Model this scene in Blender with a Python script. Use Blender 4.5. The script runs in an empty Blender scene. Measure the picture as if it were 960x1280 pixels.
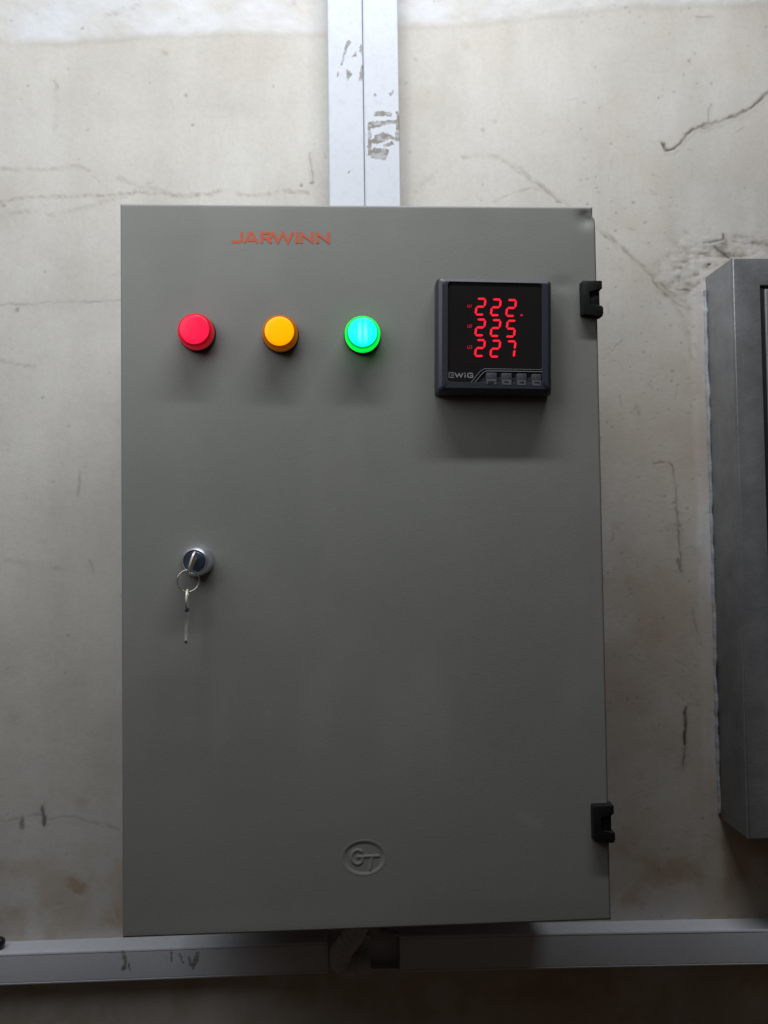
import bpy, bmesh, math, random
import numpy as np
from mathutils import Vector

random.seed(7)
rng = np.random.default_rng(11)
scene = bpy.context.scene
COL = scene.collection

# ------------------------------------------------------------------ camera
cam_data = bpy.data.cameras.new("camera")
cam = bpy.data.objects.new("camera", cam_data)
COL.objects.link(cam)
cam.location = (-0.01273, -0.83121, 0.02223)
cam.rotation_euler = (1.6009, 0.013654, -0.044837)
cam_data.sensor_fit = 'VERTICAL'
cam_data.sensor_height = 24.0
cam_data.lens = 24.0 * 950.0 / 1280.0
cam_data.clip_start = 0.01
cam_data.clip_end = 50.0
scene.camera = cam

# ------------------------------------------------------------------ light
world = bpy.data.worlds.new("World")
scene.world = world
world.use_nodes = True
bg = world.node_tree.nodes["Background"]
bg.inputs[0].default_value = (1.0, 0.74, 0.57, 1)
bg.inputs[1].default_value = 0.022

tube_data = bpy.data.lights.new("tube_lamp", 'AREA')      # batten lamp on the ceiling side, above the frame
tube_data.shape = 'RECTANGLE'
tube_data.size = 0.70
tube_data.size_y = 0.03
tube_data.energy = 7.0
tube_data.color = (0.96, 0.98, 1.0)
tube = bpy.data.objects.new("tube_lamp", tube_data)
COL.objects.link(tube)
tube.location = (0.08, -0.457, 0.931)
tube.rotation_euler = (math.radians(20), 0, 0)

win_data = bpy.data.lights.new("window_light", 'AREA')    # daylight from a small window on the left
win_data.shape = 'SQUARE'
win_data.size = 0.6
win_data.energy = 2.55
win_data.color = (0.93, 0.97, 1.0)
window_light = bpy.data.objects.new("window_light", win_data)
COL.objects.link(window_light)
window_light.location = (-0.50, -0.55, 0.52)
window_light.rotation_euler = (Vector((-0.1, 0.0, 0.0)) - window_light.location).to_track_quat('-Z', 'Y').to_euler()

vs = scene.view_settings
vs.view_transform = 'Standard'
vs.look = 'None'
vs.exposure = 0.07
vs.gamma = 1.0
vs.use_curve_mapping = False

# ------------------------------------------------------------------ data measured on the wall (millimetres: x, z)
CRACKS = [
  ([(346.6, 459.7), (349.2, 453.3), (356.6, 453.3), (364.1, 458.9), (373.6, 471.0), (381.2, 476.6), (398.9, 483.2), (417.7, 489.9), (436.5, 496.6), (452.5, 504.2), (465.0, 516.4), (475.6, 527.7), (493.8, 539.1)],2.27,0.7),
  ([(343.9, 461.5), (350.1, 452.4), (359.4, 454.3)],1.92,0.9),
  ([(399.9, 484.2), (401.2, 497.1), (403.3, 506.4)],0.87,0.35),
  ([(370.8, 469.1), (381.1, 474.7), (394.2, 478.6), (412.9, 486.2)],1.14,0.5),
  ([(398.0, 347.3), (404.6, 349.2), (412.0, 352.0), (411.2, 357.5)],1.75,0.8),
  ([(390.7, 347.3), (399.9, 348.3)],1.05,0.5),
  ([(402.5, 342.8), (413.4, 336.4), (418.8, 330.1)],1.22,0.55),
  ([(423.1, 350.2), (436.8, 345.7), (450.8, 347.5), (464.6, 343.9)],1.05,0.3),
  ([(427.9, 357.5), (446.3, 353.0), (474.2, 354.1)],1.05,0.25),
  ([(357.1, 295.3), (372.7, 293.5), (385.5, 291.7)],0.87,0.5),
  ([(-387.1, 276.2), (-361.7, 277.1), (-327.7, 278.8), (-293.6, 279.7), (-259.4, 281.5)],1.14,0.24),
  ([(-402.8, -274.1), (-386.3, -273.7), (-369.7, -274.3), (-353.1, -270.6), (-343.1, -270.0), (-336.4, -275.3), (-323.9, -272.3), (-307.2, -273.6), (-286.3, -281.0), (-262.8, -288.4)],1.22,0.26),
  ([(-342.2, -260.8), (-341.4, -270.9), (-341.4, -280.1)],2.27,0.75),
  ([(-361.4, -272.0), (-362.2, -283.7)],2.1,0.55),
  ([(327.5, 98.9), (336.6, 99.7), (345.7, 98.7), (348.3, 94.2)],1.22,0.6),
  ([(348.3, 94.2), (349.7, 79.0), (351.1, 61.1), (352.2, 34.3), (353.6, 16.5), (354.0, -1.3), (355.3, -20.9)],1.05,0.5),
  ([(348.4, 28.1), (354.8, 28.1)],1.75,0.6),
  ([(352.0, -10.2), (355.3, -23.5)],1.75,0.5),
  ([(355.9, 1.3), (376.8, 1.0)],0.79,0.3),
  ([(357.7, -174.7), (354.7, -183.4), (353.4, -200.0), (353.1, -213.1)],2.1,0.95),
  ([(353.1, -213.1), (352.7, -226.3), (351.5, -237.6)],1.4,0.7),
  ([(366.9, -63.7), (370.9, -85.9), (376.6, -108.1)],1.14,0.3),
  ([(-51.2, 446.8), (-50.5, 424.4), (-49.8, 413.6)],0.87,0.4),
  ([(388.4, 608.1), (402.3, 607.5), (409.7, 606.7)],0.87,0.35),
  ([(-292.4, -0.4), (-287.4, -14.2)],1.05,0.3),
  ([(306.3, 158.2), (308.2, 163.6), (312.5, 151.0)],0.87,0.35),
  ([(-302.4, 94.4), (-304.2, 68.6)],1.4,0.25),
]
ARCS = [
  ([(268.3, 365.0), (280.9, 355.1), (294.3, 342.4), (316.6, 321.6), (334.5, 306.2), (352.4, 289.9), (373.9, 271.7)],4.37,0.3),
  ([(273.7, 358.7), (284.3, 346.9), (291.4, 338.8)],1.75,0.45),
  ([(291.6, 346.0), (312.2, 327.0), (330.0, 308.9), (341.4, 290.8)],1.75,0.35),
  ([(316.5, 319.8), (332.6, 304.4), (350.4, 284.4), (370.2, 268.1)],1.75,0.4),
  ([(325.5, 311.6), (338.8, 295.3), (353.9, 277.2)],1.4,0.4),
  ([(334.4, 302.5), (354.0, 279.0), (365.1, 250.0), (374.2, 213.7), (376.9, 177.6)],2.62,0.15),
  ([(350.4, 284.4), (362.7, 263.5), (371.3, 240.9)],1.75,0.2),
  ([(119.7, 443.0), (137.8, 444.9), (157.5, 442.4), (178.1, 433.5), (198.6, 416.4), (218.2, 401.1), (237.9, 387.6)],3.5,0.22),
  ([(173.6, 433.4), (198.6, 413.7), (227.1, 393.0)],1.75,0.3),
  ([(150.3, 392.5), (173.1, 403.5), (193.0, 407.3), (209.2, 403.7)],2.19,0.18),
  ([(65.4, 402.8), (88.1, 425.5), (110.7, 437.4)],5.25,0.1),
  ([(-395.8, 423.4), (-361.8, 425.4), (-336.2, 426.5), (-308.8, 431.1), (-291.6, 425.1)],3.5,0.18),
  ([(-395.8, 389.1), (-361.8, 393.7), (-327.6, 395.7), (-284.8, 395.9), (-241.7, 399.8), (-207.2, 398.2)],2.62,0.28),
  ([(-336.2, 375.3), (-293.4, 384.4), (-259.0, 395.2), (-224.4, 411.4)],3.5,0.13),
  ([(-202.8, 396.5), (-163.8, 398.5), (-150.7, 403.1)],3.5,0.3),
  ([(-128.9, 398.7), (-102.6, 398.9), (-76.3, 403.6), (-54.3, 401.9)],3.5,0.2),
  ([(-258.9, 416.5), (-233.1, 405.1), (-189.8, 395.7)],4.37,0.15),
  ([(-327.6, 524.1), (-325.9, 497.5), (-327.6, 470.8)],4.37,0.12),
  ([(-275.7, 596.5), (-258.3, 604.0), (-236.6, 609.7)],4.37,0.28),
  ([(-395.7, 368.9), (-370.3, 377.8), (-344.7, 380.6)],3.5,0.12),
  ([(-382.5, 0.9), (-353.1, -3.8), (-319.5, -10.3)],5.25,0.12),
  ([(-387.0, 216.2), (-370.1, 211.8), (-349.0, 209.1)],2.62,0.2),
]
SPOTS = [
  (-210.7, 557.1, 4.37, 0.5),
  (-187.4, 511.7, 2.62, 0.55),
  (-180.7, 476.0, 2.62, 0.4),
  (-299.1, 580.8, 2.62, 0.4),
  (-368.5, 271.9, 3.06, 0.45),
  (-49.8, 412.7, 2.62, 0.75),
  (-61.3, 409.9, 2.27, 0.6),
  (-67.1, 615.6, 4.37, 0.4),
  (377.7, 556.9, 1.75, 0.6),
  (268.7, 420.6, 1.31, 0.5),
  (153.8, 483.3, 3.5, 0.3),
  (141.9, 473.1, 2.62, 0.3),
  (123.7, 571.4, 6.12, 0.18),
  (67.6, 552.3, 3.5, 0.3),
  (56.5, 525.8, 2.19, 0.4),
  (80.5, 516.1, 4.37, 0.15),
  (395.5, 322.7, 2.62, 0.9),
  (392.2, 302.6, 1.75, 0.8),
  (360.2, 309.0, 1.75, 0.5),
  (354.6, 302.6, 1.75, 0.4),
  (362.3, 318.1, 1.75, 0.4),
  (368.7, 281.7, 1.75, 0.5),
  (-383.0, 386.5, 2.62, 0.35),
  (-340.5, 313.8, 1.75, 0.35),
  (270.6, 548.0, 1.75, 0.3),
  (404.8, 529.5, 1.75, 0.4),
  (-344.7, -373.6, 3.5, 0.2),
  (361.3, -72.4, 1.75, 0.3),
  (327.5, -190.6, 1.75, 0.3),
  (277.8, 218.5, 1.75, 0.4),
  (272.7, 196.1, 1.31, 0.4),
  (323.6, 232.8, 1.31, 0.35),
  (296.0, 262.7, 1.75, 0.3),
  (348.0, 331.7, 1.4, 0.4),
  (250.1, 196.2, 1.75, 0.3),
  (-369.6, -370.2, 8.75, 0.2),
  (-374.8, -169.0, 10.5, 0.14),
  (-361.4, -245.1, 12.25, 0.12),
  (305.8, -124.3, 14.0, 0.12),
  (299.6, -9.4, 19.25, 0.08),
]
BROWN = [
  (-309.8, -342.3, 9.62, 0.7),
  (-303.1, -347.5, 7.87, 0.8),
  (-306.5, -350.8, 5.25, 0.6),
  (-318.1, -341.2, 5.25, 0.4),
  (-269.8, -382.1, 19.25, 0.35),
  (-336.4, -379.7, 22.75, 0.2),
  (282.4, 26.4, 6.12, 0.35),
  (294.5, -31.4, 8.75, 0.25),
  (315.7, -89.2, 26.25, 0.25),
  (348.6, -213.0, 35.0, 0.25),
  (-303.0, -255.2, 10.5, 0.25),
  (-294.6, -242.8, 6.12, 0.25),
  (299.7, -376.8, 52.49, 0.2),
]
RESIDUE_RIGHT = [[(20.4, 479.0), (27.2, 480.6), (37.2, 477.4), (38.4, 474.4), (19.5, 473.4)], [(13.2, 468.2), (42.2, 470.3), (45.9, 466.0), (34.5, 465.9), (23.1, 461.9), (14.3, 460.0)], [(19.3, 453.4), (29.4, 456.9), (36.1, 451.1), (34.3, 448.0), (21.6, 443.2), (15.4, 444.7), (14.1, 447.8), (19.2, 449.1)], [(27.9, 442.3), (37.3, 447.2), (40.5, 442.9), (29.1, 439.5)], [(14.0, 434.5), (19.1, 439.4), (34.7, 437.7), (30.7, 425.7), (15.1, 427.9)], [(11.9, 466.9), (14.9, 466.9), (15.4, 431.2), (11.7, 431.2)], [(43.1, 481.3), (46.6, 476.3), (46.2, 448.1), (41.6, 447.5)], [(35.0, 499.2), (40.1, 502.9), (40.6, 499.3), (37.0, 495.6)], [(19.4, 498.5), (21.9, 497.7), (21.3, 494.9), (19.1, 495.4)], [(31.9, 455.6), (45.7, 449.4), (44.4, 446.5), (33.1, 450.5)]]
RESIDUE_LEFT = [[(-10.2, 555.1), (-6.6, 557.2), (-4.6, 554.6), (-9.3, 546.1), (-15.0, 529.3), (-17.0, 529.8), (-12.3, 546.0)], [(-4.1, 538.7), (0.8, 545.5), (0.7, 539.3)], [(-10.5, 525.5), (-3.3, 519.2), (-9.9, 511.4)], [(4.4, 552.7), (6.9, 550.2), (6.8, 539.9), (4.3, 543.7)], [(5.2, 530.9), (7.7, 529.6), (7.4, 512.2), (2.9, 512.6)], [(-21.1, 522.0), (-18.9, 521.6), (-19.4, 515.9), (-20.9, 517.2)], [(-10.9, 413.1), (-7.6, 413.9), (-7.6, 411.9), (-10.7, 411.6)]]
BAND = [(-600, 560), (-387.5, 566.0), (-301.7, 569.1), (-215.0, 575.0), (-127.5, 577.4), (-39.1, 580.6), (50.2, 587.6),
        (140.4, 594.6), (231.6, 605.4), (323.8, 618.1), (472.8, 622.7), (700, 626)]

# ------------------------------------------------------------------ helpers
def link(o, parent=None):
    COL.objects.link(o)
    if parent is not None:
        o.parent = parent
    return o

def mesh_obj(name, verts, faces, mat, parent=None, loc=(0, 0, 0), smooth=False, angle=None):
    me = bpy.data.meshes.new(name)
    me.from_pydata([tuple(v) for v in verts], [], [tuple(f) for f in faces])
    return finish(name, me, mat, parent, loc, smooth, angle)

def finish(name, me, mat, parent=None, loc=(0, 0, 0), smooth=False, angle=None):
    me.update()
    if mat is not None:
        me.materials.append(mat)
    if smooth:
        me.polygons.foreach_set("use_smooth", [True] * len(me.polygons))
        if angle is not None:
            me.set_sharp_from_angle(angle=math.radians(angle))
    o = bpy.data.objects.new(name, me)
    o.location = loc
    return link(o, parent)

def bm_obj(name, bm, mat, parent=None, loc=(0, 0, 0), smooth=True, angle=35):
    bmesh.ops.recalc_face_normals(bm, faces=bm.faces[:])
    me = bpy.data.meshes.new(name)
    bm.to_mesh(me)
    bm.free()
    return finish(name, me, mat, parent, loc, smooth, angle)

def empty(name, loc):
    o = bpy.data.objects.new(name, None)
    o.empty_display_size = 0.05
    o.location = loc
    return link(o)

def tag(o, label, cat=None, group=None, kind=None):
    o["label"] = label
    if cat: o["category"] = cat
    if group: o["group"] = group
    if kind: o["kind"] = kind
    return o

def add_box(bm, x0, x1, y0, y1, z0, z1, bevel=0.0, seg=2):
    vs_ = [bm.verts.new((x, y, z)) for x in (x0, x1) for y in (y0, y1) for z in (z0, z1)]
    fs = [(0, 1, 3, 2), (4, 6, 7, 5), (0, 4, 5, 1), (2, 3, 7, 6), (0, 2, 6, 4), (1, 5, 7, 3)]
    faces = [bm.faces.new([vs_[i] for i in f]) for f in fs]
    if bevel > 0:
        edges = list({e for f in faces for e in f.edges})
        bmesh.ops.bevel(bm, geom=edges, offset=bevel, segments=seg, profile=0.5, affect='EDGES', clamp_overlap=True)

def add_prism(bm, poly, y0, y1, bevel=0.0, seg=2, front_only=False):
    """poly: list of (x, z); extruded from y1 (back) to y0 (front)."""
    n = len(poly)
    a = [bm.verts.new((x, y0, z)) for x, z in poly]
    b = [bm.verts.new((x, y1, z)) for x, z in poly]
    ff = bm.faces.new(a)
    fb = bm.faces.new(b[::-1])
    for i in range(n):
        bm.faces.new((a[i], b[i], b[(i + 1) % n], a[(i + 1) % n]))
    if bevel > 0:
        edges = list(ff.edges) if front_only else list(ff.edges) + list(fb.edges)
        bmesh.ops.bevel(bm, geom=edges, offset=bevel, segments=seg, profile=0.5, affect='EDGES', clamp_overlap=True)

def lathe(profile, n=64, cx=0.0, cz=0.0):
    """profile (r, y) revolved about the Y axis; closes at r == 0."""
    verts, faces, rings = [], [], []
    for r, y in profile:
        if r <= 1e-9:
            verts.append((cx, y, cz)); rings.append([len(verts) - 1])
        else:
            k = len(verts)
            for i in range(n):
                a = 2 * math.pi * i / n
                verts.append((cx + r * math.cos(a), y, cz + r * math.sin(a)))
            rings.append(list(range(k, k + n)))
    for A, B in zip(rings, rings[1:]):
        for i in range(n):
            j = (i + 1) % n
            if len(A) == 1 and len(B) == 1: continue
            if len(A) == 1: faces.append((A[0], B[j], B[i]))
            elif len(B) == 1: faces.append((A[i], A[j], B[0]))
            else: faces.append((A[i], A[j], B[j], B[i]))
    return verts, faces

def lathe_obj(name, profile, mat, parent=None, loc=(0, 0, 0), n=64, angle=40):
    v, f = lathe(profile, n)
    bm = bmesh.new()
    vv = [bm.verts.new(p) for p in v]
    for q in f: bm.faces.new([vv[i] for i in q])
    return bm_obj(name, bm, mat, parent, loc, True, angle)

def tube_verts(path, rad, n=14, closed=False, bm=None):
    pts = [Vector(p) for p in path]
    N = len(pts)
    rads = rad if isinstance(rad, (list, tuple)) else [rad] * N
    rings = []
    up = Vector((0, 1, 0.01)).normalized()
    for i, p in enumerate(pts):
        if closed: t = (pts[(i + 1) % N] - pts[i - 1]).normalized()
        else: t = (pts[min(i + 1, N - 1)] - pts[max(i - 1, 0)]).normalized()
        a = t.cross(up)
        if a.length < 1e-4: a = t.cross(Vector((1, 0, 0)))
        a.normalize(); b = t.cross(a).normalized()
        rings.append([bm.verts.new(p + rads[i] * (math.cos(2 * math.pi * k / n) * a + math.sin(2 * math.pi * k / n) * b)) for k in range(n)])
    M = N if closed else N - 1
    for i in range(M):
        A, B = rings[i], rings[(i + 1) % N]
        for k in range(n):
            bm.faces.new((A[k], A[(k + 1) % n], B[(k + 1) % n], B[k]))
    if not closed:
        bm.faces.new(rings[0][::-1]); bm.faces.new(rings[-1])

def smooth_path(pts, n=10):
    P = [Vector(p) for p in pts]
    out = []
    for i in range(len(P) - 1):
        p0, p1, p2, p3 = P[max(i - 1, 0)], P[i], P[i + 1], P[min(i + 2, len(P) - 1)]
        for k in range(n):
            t = k / n
            out.append(0.5 * ((2 * p1) + (-p0 + p2) * t + (2 * p0 - 5 * p1 + 4 * p2 - p3) * t * t + (-p0 + 3 * p1 - 3 * p2 + p3) * t ** 3))
    out.append(P[-1])
    return out

def stroke_strip(pts, w, closed=False):
    """mitred 2D strip along a polyline: returns (verts2d, quads)."""
    P = [Vector((p[0], p[1])) for p in pts]
    N = len(P)
    L, Rr = [], []
    for i in range(N):
        if closed or 0 < i < N - 1:
            a = (P[i] - P[i - 1]).normalized(); b = (P[(i + 1) % N] - P[i]).normalized()
        elif i == 0:
            a = b = (P[1] - P[0]).normalized()
        else:
            a = b = (P[-1] - P[-2]).normalized()
        n1 = Vector((-a.y, a.x)); n2 = Vector((-b.y, b.x))
        m = n1 + n2
        if m.length < 1e-5: m = n1
        m.normalize()
        k = min(1.0 / max(m.dot(n1), 0.2), 2.0)
        L.append(P[i] + m * (w / 2 * k)); Rr.append(P[i] - m * (w / 2 * k))
    verts = L + Rr
    quads = []
    for i in range(N if closed else N - 1):
        j = (i + 1) % N
        quads.append((i, N + i, N + j, j))
    return verts, quads

def print_obj(name, strokes, w, y, mat, parent, loc=(0, 0, 0), step=0.00002):
    """flat print: every stroke a strip on the surface, a hair apart in depth."""
    V, F = [], []
    for k, s in enumerate(strokes):
        closed = False
        ww = w
        if isinstance(s, dict):
            closed = s.get('closed', False); ww = s.get('w', w); s = s['p']
        v, q = stroke_strip(s, ww, closed)
        o = len(V)
        V += [(p.x, (y(p.x, p.y) if callable(y) else y) - k * step, p.y) for p in v]
        F += [tuple(i + o for i in f) for f in q]
    return mesh_obj(name, V, F, mat, parent, loc)

def rrect(x0, x1, z0, z1, r, n=6):
    out = []
    for cx, cz, a0 in ((x1 - r, z1 - r, 0), (x0 + r, z1 - r, 90), (x0 + r, z0 + r, 180), (x1 - r, z0 + r, 270)):
        for i in range(n + 1):
            a = math.radians(a0 + 90 * i / n)
            out.append((cx + r * math.cos(a), cz + r * math.sin(a)))
    return out

# ---- numpy noise / fields
def vnoise(x, z, scale, seed):
    r = np.random.default_rng(seed)
    T = r.random((256, 256))
    u = x / scale + 1000.37; v = z / scale + 1000.71
    iu = np.floor(u).astype(int); iv = np.floor(v).astype(int)
    fu = u - iu; fv = v - iv
    fu = fu * fu * (3 - 2 * fu); fv = fv * fv * (3 - 2 * fv)
    a = T[iu % 256, iv % 256]; b = T[(iu + 1) % 256, iv % 256]
    c = T[iu % 256, (iv + 1) % 256]; d = T[(iu + 1) % 256, (iv + 1) % 256]
    return (a * (1 - fu) + b * fu) * (1 - fv) + (c * (1 - fu) + d * fu) * fv

def fbm(x, z, scale, seed, octv=4):
    s = 0; amp = 1; tot = 0
    for k in range(octv):
        s = s + amp * vnoise(x, z, scale / 2 ** k, seed + 17 * k); tot += amp; amp *= 0.5
    return s / tot

def sstep(a, b, x):
    t = np.clip((x - a) / (b - a), 0, 1)
    return t * t * (3 - 2 * t)

def seg_dist(x, z, pts):
    d = np.full(x.shape, 1e9)
    for (ax, az), (bx, bz) in zip(pts, pts[1:]):
        vx, vz = bx - ax, bz - az
        t = np.clip(((x - ax) * vx + (z - az) * vz) / (vx * vx + vz * vz + 1e-12), 0, 1)
        d = np.minimum(d, np.hypot(x - ax - t * vx, z - az - t * vz))
    return d

def in_poly(x, z, poly):
    ins = np.zeros(x.shape, bool)
    n = len(poly)
    for i in range(n):
        (x0, z0), (x1, z1) = poly[i], poly[(i + 1) % n]
        c = ((z0 > z) != (z1 > z)) & (x < (x1 - x0) * (z - z0) / (z1 - z0 + 1e-12) + x0)
        ins ^= c
    return ins

def grid_axis(lo, hi, step, fine=()):
    """coordinates lo..hi with local finer intervals (a, b, step)."""
    cuts = sorted(fine)
    out = []; p = lo
    for a, b, s in cuts:
        if a > p: out.append(np.linspace(p, a, max(2, int(math.ceil((a - p) / step)) + 1))[:-1])
        out.append(np.linspace(max(a, p), b, max(2, int(math.ceil((b - max(a, p)) / s)) + 1))[:-1])
        p = b
    if p < hi: out.append(np.linspace(p, hi, max(2, int(math.ceil((hi - p) / step)) + 1)))
    else: out.append(np.array([hi]))
    return np.concatenate(out)

def grid_mesh(name, X, Y, Z, attrs=None, extra=None):
    """X, Y, Z arrays (nz, nx) -> mesh facing -Y."""
    nz, nx = X.shape
    co = np.stack([X, Y, Z], -1).reshape(-1, 3)
    idx = np.arange(nz * nx).reshape(nz, nx)
    q = np.stack([idx[:-1, :-1], idx[:-1, 1:], idx[1:, 1:], idx[1:, :-1]], -1).reshape(-1, 4)
    if extra is not None:
        ev, ef = extra
        q = np.concatenate([q, np.array(ef) ]); co = np.concatenate([co, ev]) if len(ev) else co
    me = bpy.data.meshes.new(name)
    me.vertices.add(len(co)); me.vertices.foreach_set("co", co.astype(np.float32).ravel())
    me.loops.add(q.size); me.loops.foreach_set("vertex_index", q.astype(np.int32).ravel())
    me.polygons.add(len(q))
    me.polygons.foreach_set("loop_start", np.arange(0, q.size, 4, dtype=np.int32))
    me.update(calc_edges=True)
    me.validate()
    for k, a in (attrs or {}).items():
        at = me.attributes.new(k, 'FLOAT', 'POINT')
        full = np.zeros(len(co), np.float32); full[:a.size] = a.ravel()
        at.data.foreach_set("value", full)
    return me

# ------------------------------------------------------------------ materials
def new_mat(name):
    m = bpy.data.materials.new(name)
    m.use_nodes = True
    nt = m.node_tree
    return m, nt, nt.nodes["Principled BSDF"]

def N(nt, kind, **kw):
    n = nt.nodes.new(kind)
    for k, v in kw.items():
        if k.startswith('_'): setattr(n, k[1:], v)
        else:
            key = k.replace('__', ' ')
            n.inputs[key].default_value = v
    return n

def ramp(nt, src, stops):
    r = nt.nodes.new('ShaderNodeValToRGB')
    e = r.color_ramp.elements
    while len(e) < len(stops): e.new(0.5)
    for el, (p, c) in zip(e, stops):
        el.position = p
        el.color = c if len(c) == 4 else (*c, 1)
    nt.links.new(src, r.inputs[0])
    return r.outputs[0]

def mix(nt, fac, a, b, mode='MIX'):
    m = nt.nodes.new('ShaderNodeMix'); m.data_type = 'RGBA'; m.blend_type = mode
    for val, sock in ((fac, 0), (a, 6), (b, 7)):
        if isinstance(val, (int, float)): m.inputs[sock].default_value = val
        elif isinstance(val, tuple): m.inputs[sock].default_value = val if len(val) == 4 else (*val, 1)
        else: nt.links.new(val, m.inputs[sock])
    return m.outputs[2]

def noise_out(nt, scale, detail=4, rough=0.55, obj=True, stretch=None):
    tc = nt.nodes.new('ShaderNodeTexCoord')
    src = tc.outputs['Object']
    if stretch:
        mp = nt.nodes.new('ShaderNodeMapping'); mp.inputs['Scale'].default_value = stretch
        nt.links.new(src, mp.inputs[0]); src = mp.outputs[0]
    n = nt.nodes.new('ShaderNodeTexNoise')
    n.inputs['Scale'].default_value = scale; n.inputs['Detail'].default_value = detail; n.inputs['Roughness'].default_value = rough
    nt.links.new(src, n.inputs['Vector'])
    return n.outputs['Fac']

def attr(nt, name):
    a = nt.nodes.new('ShaderNodeAttribute'); a.attribute_name = name
    return a.outputs['Fac']

def bump(nt, bsdf, height, strength, dist):
    b = nt.nodes.new('ShaderNodeBump')
    b.inputs['Strength'].default_value = strength; b.inputs['Distance'].default_value = dist
    nt.links.new(height, b.inputs['Height'])
    nt.links.new(b.outputs[0], bsdf.inputs['Normal'])

def painted(name, col, rough=0.45, var=0.08, bump_scale=900, bump_str=0.15, bump_dist=0.0002, metallic=0.0, spec=0.5, vscale=14):
    m, nt, b = new_mat(name)
    n = noise_out(nt, vscale, 5, 0.6)
    dark = tuple(c * (1 - var) for c in col); light = tuple(min(1, c * (1 + var)) for c in col)
    c = ramp(nt, n, [(0.3, dark), (0.7, light)])
    nt.links.new(c, b.inputs['Base Color'])
    n2 = noise_out(nt, 60, 4, 0.6)
    r = nt.nodes.new('ShaderNodeMapRange')
    r.inputs['To Min'].default_value = max(0, rough - 0.08); r.inputs['To Max'].default_value = min(1, rough + 0.08)
    nt.links.new(n2, r.inputs['Value']); nt.links.new(r.outputs[0], b.inputs['Roughness'])
    b.inputs['Metallic'].default_value = metallic
    b.inputs['Specular IOR Level'].default_value = spec
    if bump_str > 0:
        bump(nt, b, noise_out(nt, bump_scale, 2, 0.5), bump_str, bump_dist)
    return m

# plaster wall
M_WALL, nt, b = new_mat("wall_plaster")
base = ramp(nt, noise_out(nt, 5, 6, 0.62), [(0.28, (0.55, 0.525, 0.48)), (0.5, (0.592, 0.574, 0.537)), (0.72, (0.625, 0.612, 0.580))])
fine = ramp(nt, noise_out(nt, 170, 5, 0.7), [(0.30, (0.84, 0.84, 0.84)), (0.6, (1, 1, 1))])
base = mix(nt, 0.5, base, fine, 'MULTIPLY')
streak = ramp(nt, noise_out(nt, 9, 5, 0.65, stretch=(2.4, 1, 0.35)), [(0.3, (0.90, 0.89, 0.875)), (0.6, (1, 1, 1))])
base = mix(nt, 0.55, base, streak, 'MULTIPLY')
base = mix(nt, attr(nt, "filler"), base, (0.66, 0.69, 0.74))
base = mix(nt, attr(nt, "grime"), base, (0.30, 0.265, 0.225))
base = mix(nt, attr(nt, "brown"), base, (0.40, 0.29, 0.20))
base = mix(nt, attr(nt, "crack"), base, (0.075, 0.065, 0.055))
nt.links.new(base, b.inputs['Base Color'])
b.inputs['Roughness'].default_value = 0.8
b.inputs['Specular IOR Level'].default_value = 0.25
bump(nt, b, noise_out(nt, 260, 6, 0.7), 0.32, 0.0008)

# grey powder coat of the control cabinet
M_GREY, nt, b = new_mat("grey_powder_coat")
c = ramp(nt, noise_out(nt, 7, 5, 0.55), [(0.3, (0.226, 0.231, 0.217)), (0.7, (0.252, 0.256, 0.241))])
c = mix(nt, 0.5, c, ramp(nt, noise_out(nt, 420, 3, 0.6), [(0.35, (0.90, 0.90, 0.90)), (0.65, (1, 1, 1))]), 'MULTIPLY')
c = mix(nt, attr(nt, "scuff"), c, (0.36, 0.35, 0.33))
nt.links.new(c, b.inputs['Base Color'])
b.inputs['Roughness'].default_value = 0.55
b.inputs['Specular IOR Level'].default_value = 0.35
bump(nt, b, noise_out(nt, 520, 3, 0.6), 0.22, 0.0004)

M_GREYB = painted("grey_body_coat", (0.26, 0.265, 0.25), 0.55, 0.05, 520, 0.2, 0.0004)
M_HAMMER = painted("silver_hammer_paint", (0.215, 0.22, 0.23), 0.40, 0.16, 330, 0.35, 0.0006, metallic=0.25, vscale=40)
M_GAP = painted("gasket_rubber_gap_shade", (0.012, 0.012, 0.013), 0.7, 0.1, bump_str=0)
M_HINGE = painted("black_hinge_plastic", (0.008, 0.0082, 0.009), 0.5, 0.15, 700, 0.2, 0.0002, spec=0.28)
M_BEZEL = painted("slate_meter_plastic", (0.030, 0.034, 0.048), 0.42, 0.10, 1200, 0.25, 0.00012)
M_BEZEL2 = painted("slate_button_plastic", (0.034, 0.037, 0.046), 0.5, 0.10, 1200, 0.2, 0.00012)
M_LINE = painted("grey_trim_line", (0.075, 0.08, 0.09), 0.4, 0.1, bump_str=0)
M_GLASS = painted("black_display_window", (0.016, 0.0145, 0.0145), 0.22, 0.1, bump_str=0, spec=0.35)
M_LEGEND = painted("pale_grey_print", (0.24, 0.245, 0.26), 0.6, 0.2, bump_str=0, vscale=500)
M_ICON = painted("dim_grey_print", (0.10, 0.102, 0.11), 0.6, 0.25, bump_str=0, vscale=700)
M_BLACK = painted("black_plastic", (0.012, 0.012, 0.013), 0.45, 0.1, bump_str=0)
M_CHROME = painted("chrome_lock", (0.74, 0.77, 0.84), 0.36, 0.06, bump_str=0, metallic=1.0)
M_PLUG = painted("dark_lock_plug", (0.10, 0.14, 0.20), 0.38, 0.1, bump_str=0, metallic=0.8)
M_STEEL = painted("nickel_key", (0.64, 0.60, 0.54), 0.42, 0.15, bump_str=0, metallic=0.25, vscale=300)
M_RING = painted("steel_ring", (0.50, 0.46, 0.41), 0.3, 0.15, bump_str=0, metallic=1.0, vscale=300)
M_CONDUIT = painted("grey_flexible_pvc", (0.50, 0.495, 0.50), 0.6, 0.12, 700, 0.2, 0.0002, vscale=60)
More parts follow.
